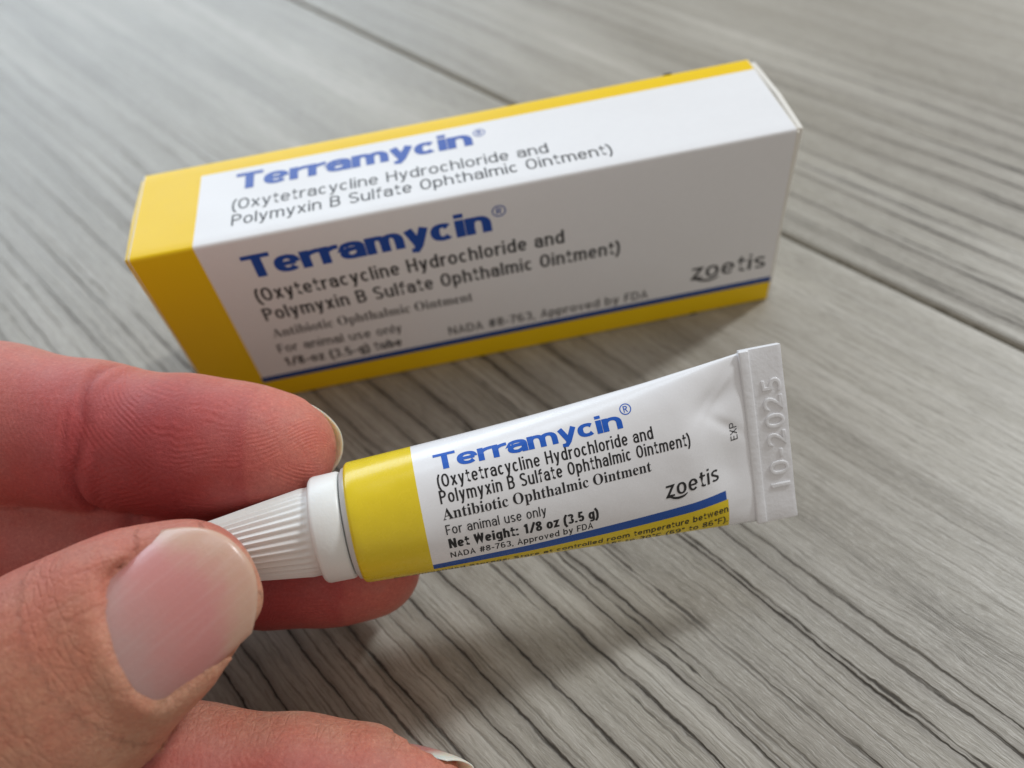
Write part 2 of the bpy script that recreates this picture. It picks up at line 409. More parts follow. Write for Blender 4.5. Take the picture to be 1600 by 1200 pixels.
YELLOW = (.89, .60, .006); BLUE = (.010, .062, .27)
def carton_material():
    s = NT('printed_carton')
    v = s.obj_mm(); X, Y, Z = s.sep(v)
    front = s.lt(s.add(Y, Z), 31.4)
    tone = s.noise(s.vec(s.mul(X, .9), s.mul(Y, .9), s.mul(Z, .9)), 1, 4, .6)
    yel = s.mix(tone, (.87, .58, .006), YELLOW)
    wht = s.mix(tone, (.81, .81, .82), (.845, .845, .85))
    # front: yellow end, yellow foot, blue rule; top: yellow end and back strip
    fy = s.math('MAXIMUM', s.lt(X, 8.45), s.lt(Z, 4.1))
    fb = s.mul(s.mul(s.gt(Z, 4.1), s.lt(Z, 5.2)), s.gt(X, 8.3))
    fcol = s.mix(fb, s.mix(fy, wht, yel), BLUE)
    ty = s.math('MAXIMUM', s.lt(X, 8.4), s.gt(Y, 15.95))
    tcol = s.mix(ty, wht, yel)
    col = s.mix(front, tcol, fcol)
    col = s.mix(s.math('MAXIMUM', s.lt(Z, .25), s.gt(Y, 18.75)), col, yel)
    raw = s.math('MAXIMUM', s.lt(X, .12), s.gt(X, 88.78))
    col = s.mix(raw, col, (.78, .74, .66))
    s.p(Base_Color=col, Roughness=s.add(.36, s.mul(tone, .12)), Specular_IOR_Level=.26, Coat_Weight=.03, Coat_Roughness=.15)
    lump = s.noise(v, .05, 2, .5)
    s.bump(s.add(s.mul(lump, 6.0), s.mul(s.noise(v, 2.2, 3, .6), .10)), .10, 1.0)
    return s.m

def tube_material():
    s = NT('printed_tube_laminate')
    a = s.attr('label'); T, S, _ = s.sep(a.outputs['Vector'])
    v = s.obj_mm()
    tone = s.noise(v, .8, 3, .6)
    yel = s.mix(tone, (.74, .56, .010), (.80, .60, .016))
    band = s.lt(T, 6.95)
    foot = s.mul(s.mul(s.lt(S, -6.15), s.gt(S, -15.0)), s.lt(T, 40.7))
    blue = s.mul(s.mul(s.mul(s.gt(S, -6.18), s.lt(S, -5.05)), s.gt(T, 6.95)), s.lt(T, 40.5))
    col = s.mix(s.math('MAXIMUM', band, foot), (.82, .82, .835), yel)
    col = s.mix(blue, col, (.008, .075, .36))
    s.p(Base_Color=col, Roughness=s.add(.22, s.mul(tone, .10)), Specular_IOR_Level=.5, Coat_Weight=.15, Coat_Roughness=.1)
    s.bump(s.add(s.mul(s.noise(v, .16, 2, .5), 1.5), s.mul(s.noise(v, 3.0, 2, .6), .05)), .12, 1.0)
    return s.m

M_WOOD = wood_material()
M_SUB = plain('dark_joint', (.085, .075, .058), .9, .1)
M_CARTON = carton_material()
M_RAW = plain('bare_board', (.78, .75, .69), .6, .3, bump=(1.5, .05))
M_YFLAP = plain('yellow_board', YELLOW, .35, .5)
M_TUBE = tube_material()
M_CRIMP = plain('white_laminate', (.80, .80, .815), .30, .5, .1, bump=(1.2, .06))
M_CAP = plain('white_plastic', (.80, .80, .77), .38, .45, bump=(2.5, .02), sss=.25)
M_SHOULDER = plain('grey_white_shoulder', (.62, .63, .61), .32, .5, bump=(1.5, .03))
M_INK = plain('black_ink', (.012, .012, .014), .35, .5)
M_INK_GREY = plain('soft_black_ink', (.030, .029, .031), .45, .4)
M_BLUE = plain('blue_ink', (.004, .098, .50), .35, .5)
M_BLUE_BOX = plain('deep_blue_ink', (.005, .066, .38), .4, .5)

# ----------------------------------------------------------------------------- the floor of grey wood planks
ANG = math.radians(-55.8)
GD = Vector((math.cos(ANG), math.sin(ANG), 0)); GN = Vector((-math.sin(ANG), math.cos(ANG), 0))
SEAM = GN.x * 97.3 + GN.y * 14.3
W_PL = 182.0; L_PL = 1220.0
floor_o = from_bm('floor', box_bm(-900, 900, -900, 900, -9, -5.5), M_SUB)
tag(floor_o, 'floor of grey weathered wood planks', kind='structure')
plank_bm = box_bm(-L_PL / 2, L_PL / 2, -W_PL / 2 + .35, W_PL / 2 - .35, -5.0, 0.0)
top_edges = [e for e in plank_bm.edges if all(abs(v.co.z) < 1e-6 for v in e.verts)]
bmesh.ops.bevel(plank_bm, geom=top_edges, offset=.80, segments=3, profile=.5, affect='EDGES')
plank0 = None
for row, (vshift, ushift, cr, cg) in enumerate([(0.5, 60, .13, -.35), (-0.5, -30, .37, .76), (1.5, -420, .61, .2), (-1.5, 380, .83, .1)]):
    for end in (0, 1):
        if end and row < 2: pass
        if plank0 is None:
            p = plank0 = from_bm('plank', plank_bm, M_WOOD, floor_o)
        else:
            p = plank0.copy(); C.objects.link(p); p.parent = floor_o
        c = GN * (SEAM + vshift * W_PL) + GD * (ushift + (0 if not end else (L_PL + .5) * (1 if row % 2 else -1)))
        p.matrix_local = Matrix.Translation(c * MM) @ Matrix.Rotation(ANG, 4, 'Z')
        p.color = (cr + .05 * end, cg, 0, 1)

# ----------------------------------------------------------------------------- the carton
BX, BY, BZ = 88.9, 19.05, 31.4
carton = empty('medicine_box')
tag(carton, 'yellow and white cardboard ointment box lying on its side on the planks behind the tube', 'box')
def sleeve():
    r = .55; prof = []
    for cx, cy, a0 in ((BY - r, BZ - r, 0), (r, BZ - r, 90), (r, r, 180), (BY - r, r, 270)):
        for k in range(5):
            a = math.radians(a0 + k * 22.5); prof.append((cx + r * math.cos(a), cy + r * math.sin(a)))
    prof = np.array(prof); n = len(prof)
    # densify the long sides so that the board can bow a little
    dense = []
    for i in range(n):
        a, b = prof[i], prof[(i + 1) % n]; m = 12 if np.hypot(*(b - a)) > 3 else 1
        for k in range(m): dense.append(a + (b - a) * k / m)
    prof = np.array(dense); n = len(prof)
    nx = 45; V = []
    for inner in (0, 1):
        for i in range(nx):
            x = BX * i / (nx - 1)
            for (y, z) in prof:
                bow = .22 * math.sin(math.pi * min(max(x / BX, 0), 1))
                dy, dz = (y - BY / 2) / (BY / 2), (z - BZ / 2) / (BZ / 2)
                yy, zz = y, z
                if abs(dy) > .97: yy -= math.copysign(bow * (1 - dz * dz) * .9, dy)
                if dz > .97: zz -= bow * (1 - dy * dy) * .8
                if inner: yy, zz = BY / 2 + (yy - BY / 2) * (1 - .9 / BY), BZ / 2 + (zz - BZ / 2) * (1 - .9 / BZ)
                V.append((x, yy, zz))
    F = []; off = nx * n
    for i in range(nx - 1):
        for j in range(n):
            j2 = (j + 1) % n
            a, b, c, d = i * n + j, (i + 1) * n + j, (i + 1) * n + j2, i * n + j2
            F.append((a, b, c, d)); F.append((off + d, off + c, off + b, off + a))
    for j in range(n):
        j2 = (j + 1) % n
        F.append((j2, off + j2, off + j, j)); e = (nx - 1) * n
        F.append((e + j, off + e + j, off + e + j2, e + j2))
    o = mesh('carton_sleeve', V, F, M_CARTON, carton, True)
    bm = bmesh.new(); bm.from_mesh(o.data); bmesh.ops.recalc_face_normals(bm, faces=list(bm.faces)); bm.to_mesh(o.data); bm.free()
    o.data.set_sharp_from_angle(angle=math.radians(40))
    return o
sleeve()
# closing flaps: the right one stands a little proud with its folded edge showing, the left one sits in the sleeve
def flap(x0, x1, z1, mat, lean, nm='end_flap'):
    bm = box_bm(x0, x1, .65, BY - .65, .6, z1, .32, 3)
    bmesh.ops.subdivide_edges(bm, edges=list(bm.edges), cuts=1, use_grid_fill=True)
    for v in bm.verts:
        t = max(0, (v.co.z - BZ * .55) / (BZ * .45)); q = 1 - abs(v.co.y - BY / 2) / (BY / 2)
        v.co.x += lean * (t * .5 + .7 * q * t + .25 * (1 - v.co.y / BY) * t)
    return from_bm(nm, bm, mat, carton, True)
flap(BX - .2, BX + .7, BZ - .35, M_RAW, .55)
flap(-.5, .35, BZ - .4, M_YFLAP, -.35)
tuck = box_bm(BX - .9, BX + .45, .25, .62, 18.5, BZ - .6, .12, 2)
from_bm('tuck_edge', tuck, M_RAW, carton, True)
# small dark blocks put in for the shade inside the lock notches
for (x, y, z) in ((76.7, .12, .25), (76.9, BY - .12, BZ - .12)):
    nb = box_bm(x - .6, x + .6, y - .15, y + .15, z - .22, z + .22, .1, 1)
    from_bm('notch_shade', nb, M_SUB, carton)

def print_front(name, g, x, z, mat, tilt=0.0):
    V, F = g
    P = [(x + a, -.035 - c + 0.198 * math.sin(math.pi * (x + a) / BX) * (1 - (((z + b + a * tilt) - BZ / 2) / (BZ / 2)) ** 2), z + b + a * tilt) for a, b, c in V]
    return mesh(name, P, F, mat, carton)
def print_top(name, g, x, y, mat, tilt=0.0):
    V, F = g
    P = [(x + a, y + b + a * tilt, BZ + .035 + c - .176 * math.sin(math.pi * (x + a) / BX) * (1 - (((y + b + a * tilt) - BY / 2) / (BY / 2)) ** 2)) for a, b, c in V]
    return mesh(name, P, F, mat, carton)
SP = 1.6
print_front('brand_lettering', draw('Terramycin', 33.6, 3.95, .325, .178, track=.02, split=SP), 13.45, 24.6, M_BLUE_BOX)
print_front('registered_mark', registered(1.9), 47.35, 26.8, M_BLUE_BOX)
print_front('small_print', draw('(Oxytetracycline Hydrochloride and', 43.7, 2.42, .150, split=SP), 13.1, 20.25, M_INK_GREY, -.006)
print_front('small_print', draw('Polymyxin B Sulfate Ophthalmic Ointment)', 51.8, 2.42, .150, split=SP), 13.0, 16.5, M_INK_GREY, -.009)
print_front('small_print', glyphs('Antibiotic Ophthalmic Ointment', 29.6, 1.75, 'serif', -.004, split=SP), 12.95, 13.0, M_INK_GREY, -.02)
print_front('small_print', draw('For animal use only', 18.5, 1.75, .135, split=SP), 12.7, 9.75, M_INK_GREY, -.04)
print_front('small_print', draw('1/8-oz (3.5-g) tube', 17.9, 1.75, .195, .15, split=SP), 12.7, 6.75, M_INK_GREY, -.035)
print_front('small_print', draw('NADA #8-763, Approved by FDA', 31.1, 1.70, .14, split=SP), 38.0, 6.3, M_INK_GREY, -.015)
print_front('maker_logo', logo(11.6, 3.1, split=SP), 75.9, 7.75, M_INK_GREY, -.02)
print_top('brand_lettering', draw('Terramycin', 33.4, 3.7, .325, .178, track=.02, split=SP), 13.5, 11.0, M_BLUE_BOX)
print_top('registered_mark', registered(1.7), 47.2, 12.7, M_BLUE_BOX)
print_top('small_print', draw('(Oxytetracycline Hydrochloride and', 43.4, 2.3, .105, split=SP), 13.2, 6.6, M_INK_GREY, -.018)
print_top('small_print', draw('Polymyxin B Sulfate Ophthalmic Ointment)', 51.4, 2.3, .105, split=SP), 13.3, 3.15, M_INK_GREY, -.008)

# ----------------------------------------------------------------------------- the ointment tube
TUBE_M = Matrix(((0.99671, 0.02092, 0.07830, 0.025798), (0.04901, 0.61392, -0.78785, -0.039621), (-0.06455, 0.78909, 0.61087, 0.021806), (0, 0, 0, 1)))
tube = empty('ointment_tube', TUBE_M)
tag(tube, 'small white ointment tube with yellow band and ribbed white cap held in the fingers', 'tube')
R0 = 6.5; HW = math.pi * R0 / 2; LB = 45.0
def ell(a, b):
    h = ((a - b) / (a + b)) ** 2
    return math.pi * (a + b) * (1 + 3 * h / (10 + math.sqrt(4 - 3 * h)))
def semi(t):
    e = min(max(t / LB, 0), 1)
    a = R0 + (HW - .12 - R0) * (e - .07 * math.sin(math.pi * e))
    lo, hi = 0.0, R0 + .01
    for _ in range(40):
        m = (lo + hi) / 2
        if ell(a, m) < 2 * math.pi * R0: lo = m
        else: hi = m
    b = lo
    e2 = max(0, (e - .80) / .20)
    return a, max(b * (1 - .55 * e2 ** 1.5), .35)
TH = np.linspace(-math.pi, math.pi, 1201)
_cache = {}
def section(t):
    k = round(t, 2)
    if k not in _cache:
        a, b = semi(k); y = a * np.sin(TH); z = b * np.cos(TH)
        L = np.concatenate([[0], np.cumsum(np.hypot(np.diff(y), np.diff(z)))]); L -= L[600]
        _cache[k] = (y, z, L * (2 * math.pi * R0) / (L[-1] - L[0]))
    return _cache[k]
def dent(t, s):
    """soft pinches the filled laminate has near the crimp"""
    d = -.62 * math.exp(-((t - 40.2) / 2.6) ** 2 - ((s - 5.5 - (t - 40) * .35) / 1.5) ** 2)
    d += -.45 * math.exp(-((t - 41.2) / 2.2) ** 2 - ((s + 2.2) / 3.2) ** 2)
    d += .26 * math.exp(-((s - 6.0 - (t - 40.5) * .95) / .55) ** 2 - ((t - 40.8) / 2.2) ** 2) - .22 * math.exp(-((s - 3.2 - (t - 40.5) * -.7) / .7) ** 2 - ((t - 41.2) / 2.0) ** 2)
    d += .20 * math.exp(-((t - 37.0) / 3.6) ** 2 - ((s - 2.0) / 3.0) ** 2)
    d += -.16 * math.exp(-((t - 26) / 7) ** 2 - ((s - 2) / 5) ** 2) - .14 * math.exp(-((t - 33) / 3.5) ** 2 - ((s - 8.5) / 2.0) ** 2) + .10 * math.exp(-((t - 18) / 4) ** 2 - ((s + 3) / 3) ** 2)
    return d
def on_tube(t, s, lift=0.0):
    y, z, L = section(t)
    yy = np.interp(s, L, y); zz = np.interp(s, L, z)
    a, b = semi(round(t, 2)); ny, nz = yy / (a * a), zz / (b * b); q = math.hypot(ny, nz) or 1
    k = lift + dent(t, s)
    return (t, yy + ny / q * k - .22 * math.sin(math.pi * min(max(t / LB, 0), 1)), zz + nz / q * k)
def tube_body():
    ts = np.concatenate([np.linspace(0, 36, 49), np.linspace(36.5, LB, 26)]); ns = 145
    ss = np.linspace(-math.pi * R0, math.pi * R0, ns)
    V, UV = [], []
    # rolled rim at the shoulder end
    for (t, k) in ((-.42, -.55), (-.36, -.25), (-.18, -.06)):
        for s_ in ss:
            x, y, z = on_tube(0.0, s_); sc = (R0 + k) / R0; V.append((t, y * sc, z * sc)); UV.append((0, s_, 0))
    for t in ts:
        for s_ in ss: V.append(on_tube(t, s_)); UV.append((t, s_, 0))
    F = []
    for i in range(len(ts) + 2):
        for j in range(ns - 1):
            F.append((i * ns + j, (i + 1) * ns + j, (i + 1) * ns + j + 1, i * ns + j + 1))
    o = mesh('tube_body', V, F, M_TUBE, tube, True)
    at = o.data.attributes.new('label', 'FLOAT_VECTOR', 'POINT'); at.data.foreach_set('vector', np.array(UV, dtype=np.float32).ravel())
    return o
tube_body()
def lathe(name, prof, mat, n=96, rib=None):
    V, F = [], []
    for (x, r) in prof:
        for j in range(n):
            a = 2 * math.pi * j / n
            rr = r + (rib(x, a) if rib else 0)
            V.append((x, rr * math.cos(a), rr * math.sin(a)))
    m = len(prof)
    for i in range(m - 1):
        for j in range(n):
            F.append((i * n + j, i * n + (j + 1) % n, (i + 1) * n + (j + 1) % n, (i + 1) * n + j))
    F.append([j for j in range(n)][::-1]); F.append([(m - 1) * n + j for j in range(n)])
    o = mesh(name, V, F, mat, tube, True)
    bm = bmesh.new(); bm.from_mesh(o.data); bmesh.ops.recalc_face_normals(bm, faces=list(bm.faces)); bm.to_mesh(o.data); bm.free()
    o.data.set_sharp_from_angle(angle=math.radians(50))
    return o
lathe('shoulder', [(-.40, 6.05), (-.75, 5.95), (-.95, 5.6), (-1.25, 4.2), (-1.5, 4.1)], M_SHOULDER)
cap = lathe('cap', [(-1.12, 4.6), (-1.10, 5.5), (-1.22, 5.68), (-1.45, 5.76), (-3.85, 5.70), (-4.12, 5.62), (-4.28, 5.45), (-4.34, 4.95), (-4.42, 4.78),
                    (-4.8, 4.72), (-5.6, 4.62), (-9.5, 4.05), (-13.5, 3.45), (-17.0, 2.95), (-17.6, 2.7), (-17.8, 2.2)], M_CAP, 216,
            rib=lambda x, a: (.13 * math.cos(36 * a) * min(1, max(0, (-x - 4.9) / .8))))
# crimp: folded strip, standing proud of the body, with its date embossed
crimp = box_bm(LB - .75, LB + 4.05, -HW - .02, HW + .02, -.42, .50, .14, 2)
bmesh.ops.subdivide_edges(crimp, edges=[e for e in crimp.edges if e.calc_length() > 3], cuts=9, use_grid_fill=True)
for v in crimp.verts:
    v.co.z += .10 * math.sin(v.co.y * .33 + .6) + .05 * math.sin(v.co.y * .9 + v.co.x)
crimp_o = from_bm('crimp', crimp, M_CRIMP, tube, True)
crimp_o.data.set_sharp_from_angle(angle=math.radians(35))
lip = box_bm(LB - .95, LB + .25, -HW + .05, HW - .02, .20, .70, .16, 2)
bmesh.ops.subdivide_edges(lip, edges=[e for e in lip.edges if e.calc_length() > 3], cuts=9, use_grid_fill=True)
for v in lip.verts: v.co.z += .10 * math.sin(v.co.y * .33 + .6)
lo = from_bm('fold', lip, M_CRIMP, tube, True); lo.parent = crimp_o
def emboss(body, x, y, w, h, rise):
    cu = bpy.data.curves.new('tmp', 'FONT'); cu.body = body; cu.size = 1; cu.extrude = .03; cu.bevel_depth = .035; cu.bevel_resolution = 2; cu.resolution_u = 3; cu.space_character = 1.12; cu.offset = -.02
    o = bpy.data.objects.new('tmp', cu); C.objects.link(o); bpy.context.view_layer.update()
    me = bpy.data.meshes.new_from_object(o.evaluated_get(bpy.context.evaluated_depsgraph_get()))
    bpy.data.objects.remove(o); bpy.data.curves.remove(cu)
    co = np.array([v.co[:] for v in me.vertices]); mn, mx = co.min(0), co.max(0)
    u = (co[:, 0] - mn[0]) / (mx[0] - mn[0]) * w; v_ = (co[:, 1] - mn[1]) / (mx[1] - mn[1]) * h; z = (co[:, 2] - mn[2]) / (mx[2] - mn[2])
    V = []
    for a, b, c in zip(u, v_, z):
        yy = y + a; V.append((x - b, yy, .40 + .10 * math.sin(yy * .33 + .6) + c * rise))
    F = [list(p.vertices) for p in me.polygons]; bpy.data.meshes.remove(me)
    o = mesh('embossed_date', V, F, M_CRIMP, crimp_o, True)
    o.data.set_sharp_from_angle(angle=math.radians(60))
emboss('10-2025', LB + 3.55, -6.3, 12.9, 2.35, .24)

def print_tube(name, g, t, s, mat, tilt=0.0, turn=False, lift=.022):
    V, F = g
    if turn: P = [on_tube(t - b, s + a, lift + c) for a, b, c in V]
    else: P = [on_tube(t + a, s + b + a * tilt, lift + c) for a, b, c in V]
    return mesh(name, P, F, mat, tube)
ST = .55
print_tube('brand_lettering', draw('Terramycin', 20.4, 1.95, .325, .178, track=.02, split=ST), 9.1, 5.62, M_BLUE, -.008)
print_tube('registered_mark', registered(1.3), 29.55, 6.75, M_BLUE)
print_tube('small_print', draw('(Oxytetracycline Hydrochloride and', 23.5, 1.36, .140, split=ST), 9.05, 3.75, M_INK, -.009)
print_tube('small_print', draw('Polymyxin B Sulfate Ophthalmic Ointment)', 27.6, 1.36, .140, split=ST), 9.0, 2.1, M_INK, -.010)
print_tube('small_print', glyphs('Antibiotic Ophthalmic Ointment', 22.8, 1.15, 'serif', .0, split=ST), 8.95, .44, M_INK, -.014)
print_tube('small_print', draw('For animal use only', 10.6, 1.10, .12, split=ST), 8.98, -1.22, M_INK, -.040)
print_tube('small_print', draw('Net Weight: 1/8 oz (3.5 g)', 16.2, 1.20, .225, .18, track=.09, split=ST), 9.0, -2.93, M_INK, -.040)
print_tube('small_print', draw('NADA #8-763, Approved by FDA', 15.5, .84, .150, split=ST), 8.95, -4.36, M_INK, -.030)
print_tube('maker_logo', logo(6.7, 1.9, split=ST), 33.1, -3.45, M_INK)
print_tube('small_print', draw('Recommended Storage: Store at controlled room temperature between', 38.0, .88, .16, split=ST), 2.6, -7.75, M_INK)
print_tube('small_print', draw('15° to 30°C (59° to 86°F).', 14.6, .88, .16, split=ST), 25.9, -9.15, M_INK)
print_tube('small_print', draw('EXP', 2.05, .92, .12, split=ST), 42.75, .62, M_INK, turn=True)

# ----------------------------------------------------------------------------- the hand
# Hand frame: x to the fingertips, y towards the little finger, z towards the backs of the fingers (mm)
HB = np.array((-34.0, 20.0, 86.0))
HM = np.array([[0.979751, -0.198512, 0.026096], [-0.168599, -0.747680, 0.642300], [-0.107993, -0.633693, -0.766009]])
hloc = np.array((42.568, -87.965, 96.904)) + HM @ HB
HAND_M = Matrix([[*HM[i], hloc[i] * MM] for i in range(3)] + [[0, 0, 0, 1]])
def unit(v): v = np.asarray(v, float); return v / np.linalg.norm(v)
# chains of (x, y, z, half width), fingertip first; second entry: direction the back of the finger (nail) faces; flatness
CH = {
    'index': ([(-26.3, 7.4, 93.2, 6.3), (-31.0, 7.3, 93.3, 7.2), (-36.5, 7.1, 93.6, 7.8), (-47.9, 6.0, 94.6, 8.5), (-59.9, 4.8, 96, 9.5), (-71, 4, 97, 9.9), (-114, 8, 92, 11.0)], (0.10, -.22, .97), .93),
    'middle': ([(-16.9, 22.0, 98.6, 5.9), (-22.0, 21.6, 98.7, 7.0), (-28.6, 20.9, 98.7, 7.8), (-42.5, 19.6, 98.8, 8.4), (-58.5, 19.5, 99.5, 9.0), (-74, 19.5, 100, 9.6), (-116, 25, 94, 11.0)], (0.05, .05, .99), .93),
    'ring': ([(-10.6, 42.6, 85.2, 5.7), (-15.5, 42.2, 84.8, 6.7), (-22.0, 41.8, 84.3, 7.5), (-33.0, 40.9, 84.0, 8.0), (-46.0, 39.5, 85.0, 8.4), (-62, 37.5, 87, 9.0), (-112, 41, 90, 10.5)], (0.10, -.62, .78), .93),
    'little': ([(-44, 56.0, 74.5, 5.4), (-50, 56.0, 75.0, 6.5), (-62, 55.0, 77.0, 7.2), (-76, 53, 81, 7.8), (-108, 54, 85, 9.5)], (0.1, .1, .98), .93),
    'thumb': ([(-30.7, 19.2, 77.6, 4.9), (-32.8, 20.7, 77.3, 7.0), (-35.6, 22.7, 77.0, 8.8), (-42.0, 27.4, 77.3, 10.6), (-49.0, 32.0, 77.0, 10.9), (-66, 41, 75.5, 12.0)], (-.06, -.05, -1.0), .80),
}
for k in CH:
    pts, n, fl = CH[k]
    CH[k] = ([(np.array(p[:3]) - HB, p[3]) for p in pts], unit(n), fl)
H = .58
lo_c = np.array((-172., -26., 52.)) - HB; hi_c = np.array((4., 76., 114.)) - HB
dims = np.ceil((hi_c - lo_c) / H).astype(int)
ax = [(lo_c[i] + H * np.arange(dims[i])).astype(np.float32) for i in range(3)]
def grid(): return np.full(dims, 40.0, dtype=np.float32)
def smin(a, b, k):
    h = np.clip(.5 + .5 * (b - a) / k, 0, 1)
    return b + (a - b) * h - k * h * (1 - h)
def region(mn, mx, pad):
    sl = []
    for i in range(3):
        a = max(int((mn[i] - pad - lo_c[i]) / H), 0); b = min(int((mx[i] + pad - lo_c[i]) / H) + 2, dims[i]); sl.append(slice(a, max(b, a + 1)))
    return tuple(sl)
def cone(G, A, ra, B, rb, k, n=None, fl=1.0, pad=9):
    mn = np.minimum(A, B) - max(ra, rb); mx = np.maximum(A, B) + max(ra, rb)
    sl = region(mn, mx, pad)
    X = ax[0][sl[0]][:, None, None]; Y = ax[1][sl[1]][None, :, None]; Z = ax[2][sl[2]][None, None, :]
    q = [X - A[0], Y - A[1], Z - A[2]]
    d = B - A; L = np.linalg.norm(d); d = d / L
    if n is not None:
        n = unit(n - d * (n @ d)); hn = q[0] * n[0] + q[1] * n[1] + q[2] * n[2]; c = 1 / fl - 1
        q = [q[i] + c * hn * n[i] for i in range(3)]
    al = np.clip(q[0] * d[0] + q[1] * d[1] + q[2] * d[2], 0, L)
    D = np.sqrt((q[0] - al * d[0]) ** 2 + (q[1] - al * d[1]) ** 2 + (q[2] - al * d[2]) ** 2) - (ra + (rb - ra) * al / L)
    D = (D * (fl if n is not None else 1)).astype(np.float32)
    G[sl] = smin(G[sl], D, k)
def chain(G, name, k=1.5, upto=None):
    pts, n, fl = CH[name]
    pts = pts[:upto] if upto else pts
    for (a, ra), (b, rb) in zip(pts[:-1], pts[1:]): cone(G, a, ra, b, rb, k, n, fl)
    return G
F = grid()
for nm in ('index', 'middle', 'ring', 'little'):
    g = grid(); chain(g, nm)
    # the soft pad of the fingertip
    (a, ra), (b, rb) = CH[nm][0][0], CH[nm][0][2]; n = CH[nm][1]
    cone(g, a * .75 + b * .25 - n * (.9), ra * .98, b - n * (.9), rb * .93, 2.5)
    F = smin(F, g, .55)
P_ = grid()
wrist = np.array((-168., 44., 74.)) - HB
for nm, off in (('index', (0, -9, 6)), ('middle', (0, -2, 5)), ('ring', (0, 6, 3)), ('little', (0, 11, 0))):
    p, r = CH[nm][0][-1]
    cone(P_, p, r, wrist + np.array(off), 13.0, 6)
p_idx = CH['index'][0][-1][0]; p_lit = CH['little'][0][-1][0]
cone(P_, p_idx, 10.5, p_lit, 9.5, 6)
cone(P_, CH['thumb'][0][-1][0], 12.0, np.array((-104., 48., 74.)) - HB, 14.5, 5)
cone(P_, np.array((-104., 48., 74.)) - HB, 14.5, wrist, 15.0, 6)
cone(P_, np.array((-92., 20., 86.)) - HB, 9.0, np.array((-88., 40., 78.)) - HB, 9.0, 8)
F = smin(F, P_, 3.0)
Tg = grid(); chain(Tg, 'thumb', 2.0)
(a, ra), (b, rb) = CH['thumb'][0][0], CH['thumb'][0][2]; n_ = CH['thumb'][1]
cone(Tg, a - n_ * 1.0, ra * 1.05, b - n_ * 1.2, rb * .80, 3.0)

# thumb nail frame and nail bed
class Nail:
    def __init__(s, chain_name, base, length, width, radius, lift, tilt=0.0, sweep=1.0, roll=0.0, swing=0.0, shift=0.0, slant=0.0, square=0):
        (t0, r0), (t1, r1) = CH[chain_name][0][0], CH[chain_name][0][2]
        s.d = unit(t0 - t1); n = CH[chain_name][1]; s.n = unit(n - s.d * (n @ s.d)); s.w = np.cross(s.n, s.d)
        if roll:
            c, q = math.cos(roll), math.sin(roll); s.n, s.w = s.n * c + s.w * q, s.w * c - s.n * q
        s.n = unit(s.n + s.d * tilt); s.d = unit(np.cross(s.w, s.n)); s.d = s.d if s.d @ (t0 - t1) > 0 else -s.d
        s.d, s.w = s.d * math.cos(swing) + s.w * math.sin(swing), s.w * math.cos(swing) - s.d * math.sin(swing)
        s.L, s.W, s.R = length, width, radius; s.slant = slant; s.sq = square
        s.o = t0 + s.d * base + s.n * lift + s.w * shift; s.sweep = sweep
    def height(s, x, w):
        return np.sqrt(np.maximum(s.R ** 2 - w ** 2, .01)) - s.R - (np.maximum(x, -2) - s.L * .30) ** 2 / (2 * 26.0)
    def hw(s, x):                            # half width at distance x from the cuticle
        t = np.clip(x / s.L, 0, 1); return s.W / 2 * ((.97 + .03 * np.sin(math.pi * t)) if s.sq else (.90 + .10 * np.sin(math.pi * np.clip(t * 1.1, 0, 1))))
    def x0(s, q): return (.13 * s.W * np.abs(q) ** 3.2 if s.sq else .20 * s.W * np.abs(q) ** 2.2) + s.slant * np.clip(q, -1.1, 1.1)          # cuticle curve
    def x1(s, q): return s.L - (.33 if s.sq else .30) * s.W * s.sweep * np.abs(q) ** 2.4   # free edge
    def local(s, P):
        v = P - s.o; return v @ s.d, v @ s.w, v @ s.n
    def build(s, mat, parent, thick=.42):
        nu, nv = 33, 29; V, UV = [], []
        for layer in (0, 1):
            for i in range(nu):
                q = -1 + 2 * i / (nu - 1)
                for j in range(nv):
                    t = j / (nv - 1); x = s.x0(q) + (s.x1(q) - s.x0(q)) * t
                    w = q * float(s.hw(x)); h = float(s.height(x, w)) - layer * thick
                    edge = max(abs(q) ** 8, t ** 14)
                    h -= (.16 * edge if layer == 0 else -.10 * edge)
                    V.append(s.o + s.d * x + s.w * w + s.n * h); UV.append((t, q, x))
        n = nu * nv; Fs = []
        for i in range(nu - 1):
            for j in range(nv - 1):
                a, b, c, d = i * nv + j, (i + 1) * nv + j, (i + 1) * nv + j + 1, i * nv + j + 1
                Fs.append((a, b, c, d)); Fs.append((n + d, n + c, n + b, n + a))
        rim = [i * nv for i in range(nu)] + [(nu - 1) * nv + j for j in range(1, nv)] + [i * nv + nv - 1 for i in range(nu - 2, -1, -1)] + [j for j in range(nv - 2, 0, -1)]
        for a, b in zip(rim, rim[1:] + rim[:1]): Fs.append((a, b, n + b, n + a))
        o = mesh('fingernail', V, Fs, mat, parent, True)
        bm = bmesh.new(); bm.from_mesh(o.data); bmesh.ops.recalc_face_normals(bm, faces=list(bm.faces)); bm.to_mesh(o.data); bm.free()
        at = o.data.attributes.new('nail', 'FLOAT_VECTOR', 'POINT'); at.data.foreach_set('vector', np.array(UV, dtype=np.float32).ravel())
        return o
NAILS = {
    'thumb': Nail('thumb', -7.1, 13.3, 12.7, 8.6, 6.40, tilt=.16, swing=.12, shift=-1.1, slant=1.9, square=1),
    'index': Nail('index', -4.6, 10.7, 10.6, 6.6, 4.7, tilt=.16),
    'middle': Nail('middle', -4.6, 9.6, 10.0, 6.6, 4.8, tilt=.16),
    'ring': Nail('ring', -4.6, 10.9, 9.8, 6.2, 4.6, tilt=.12),
}
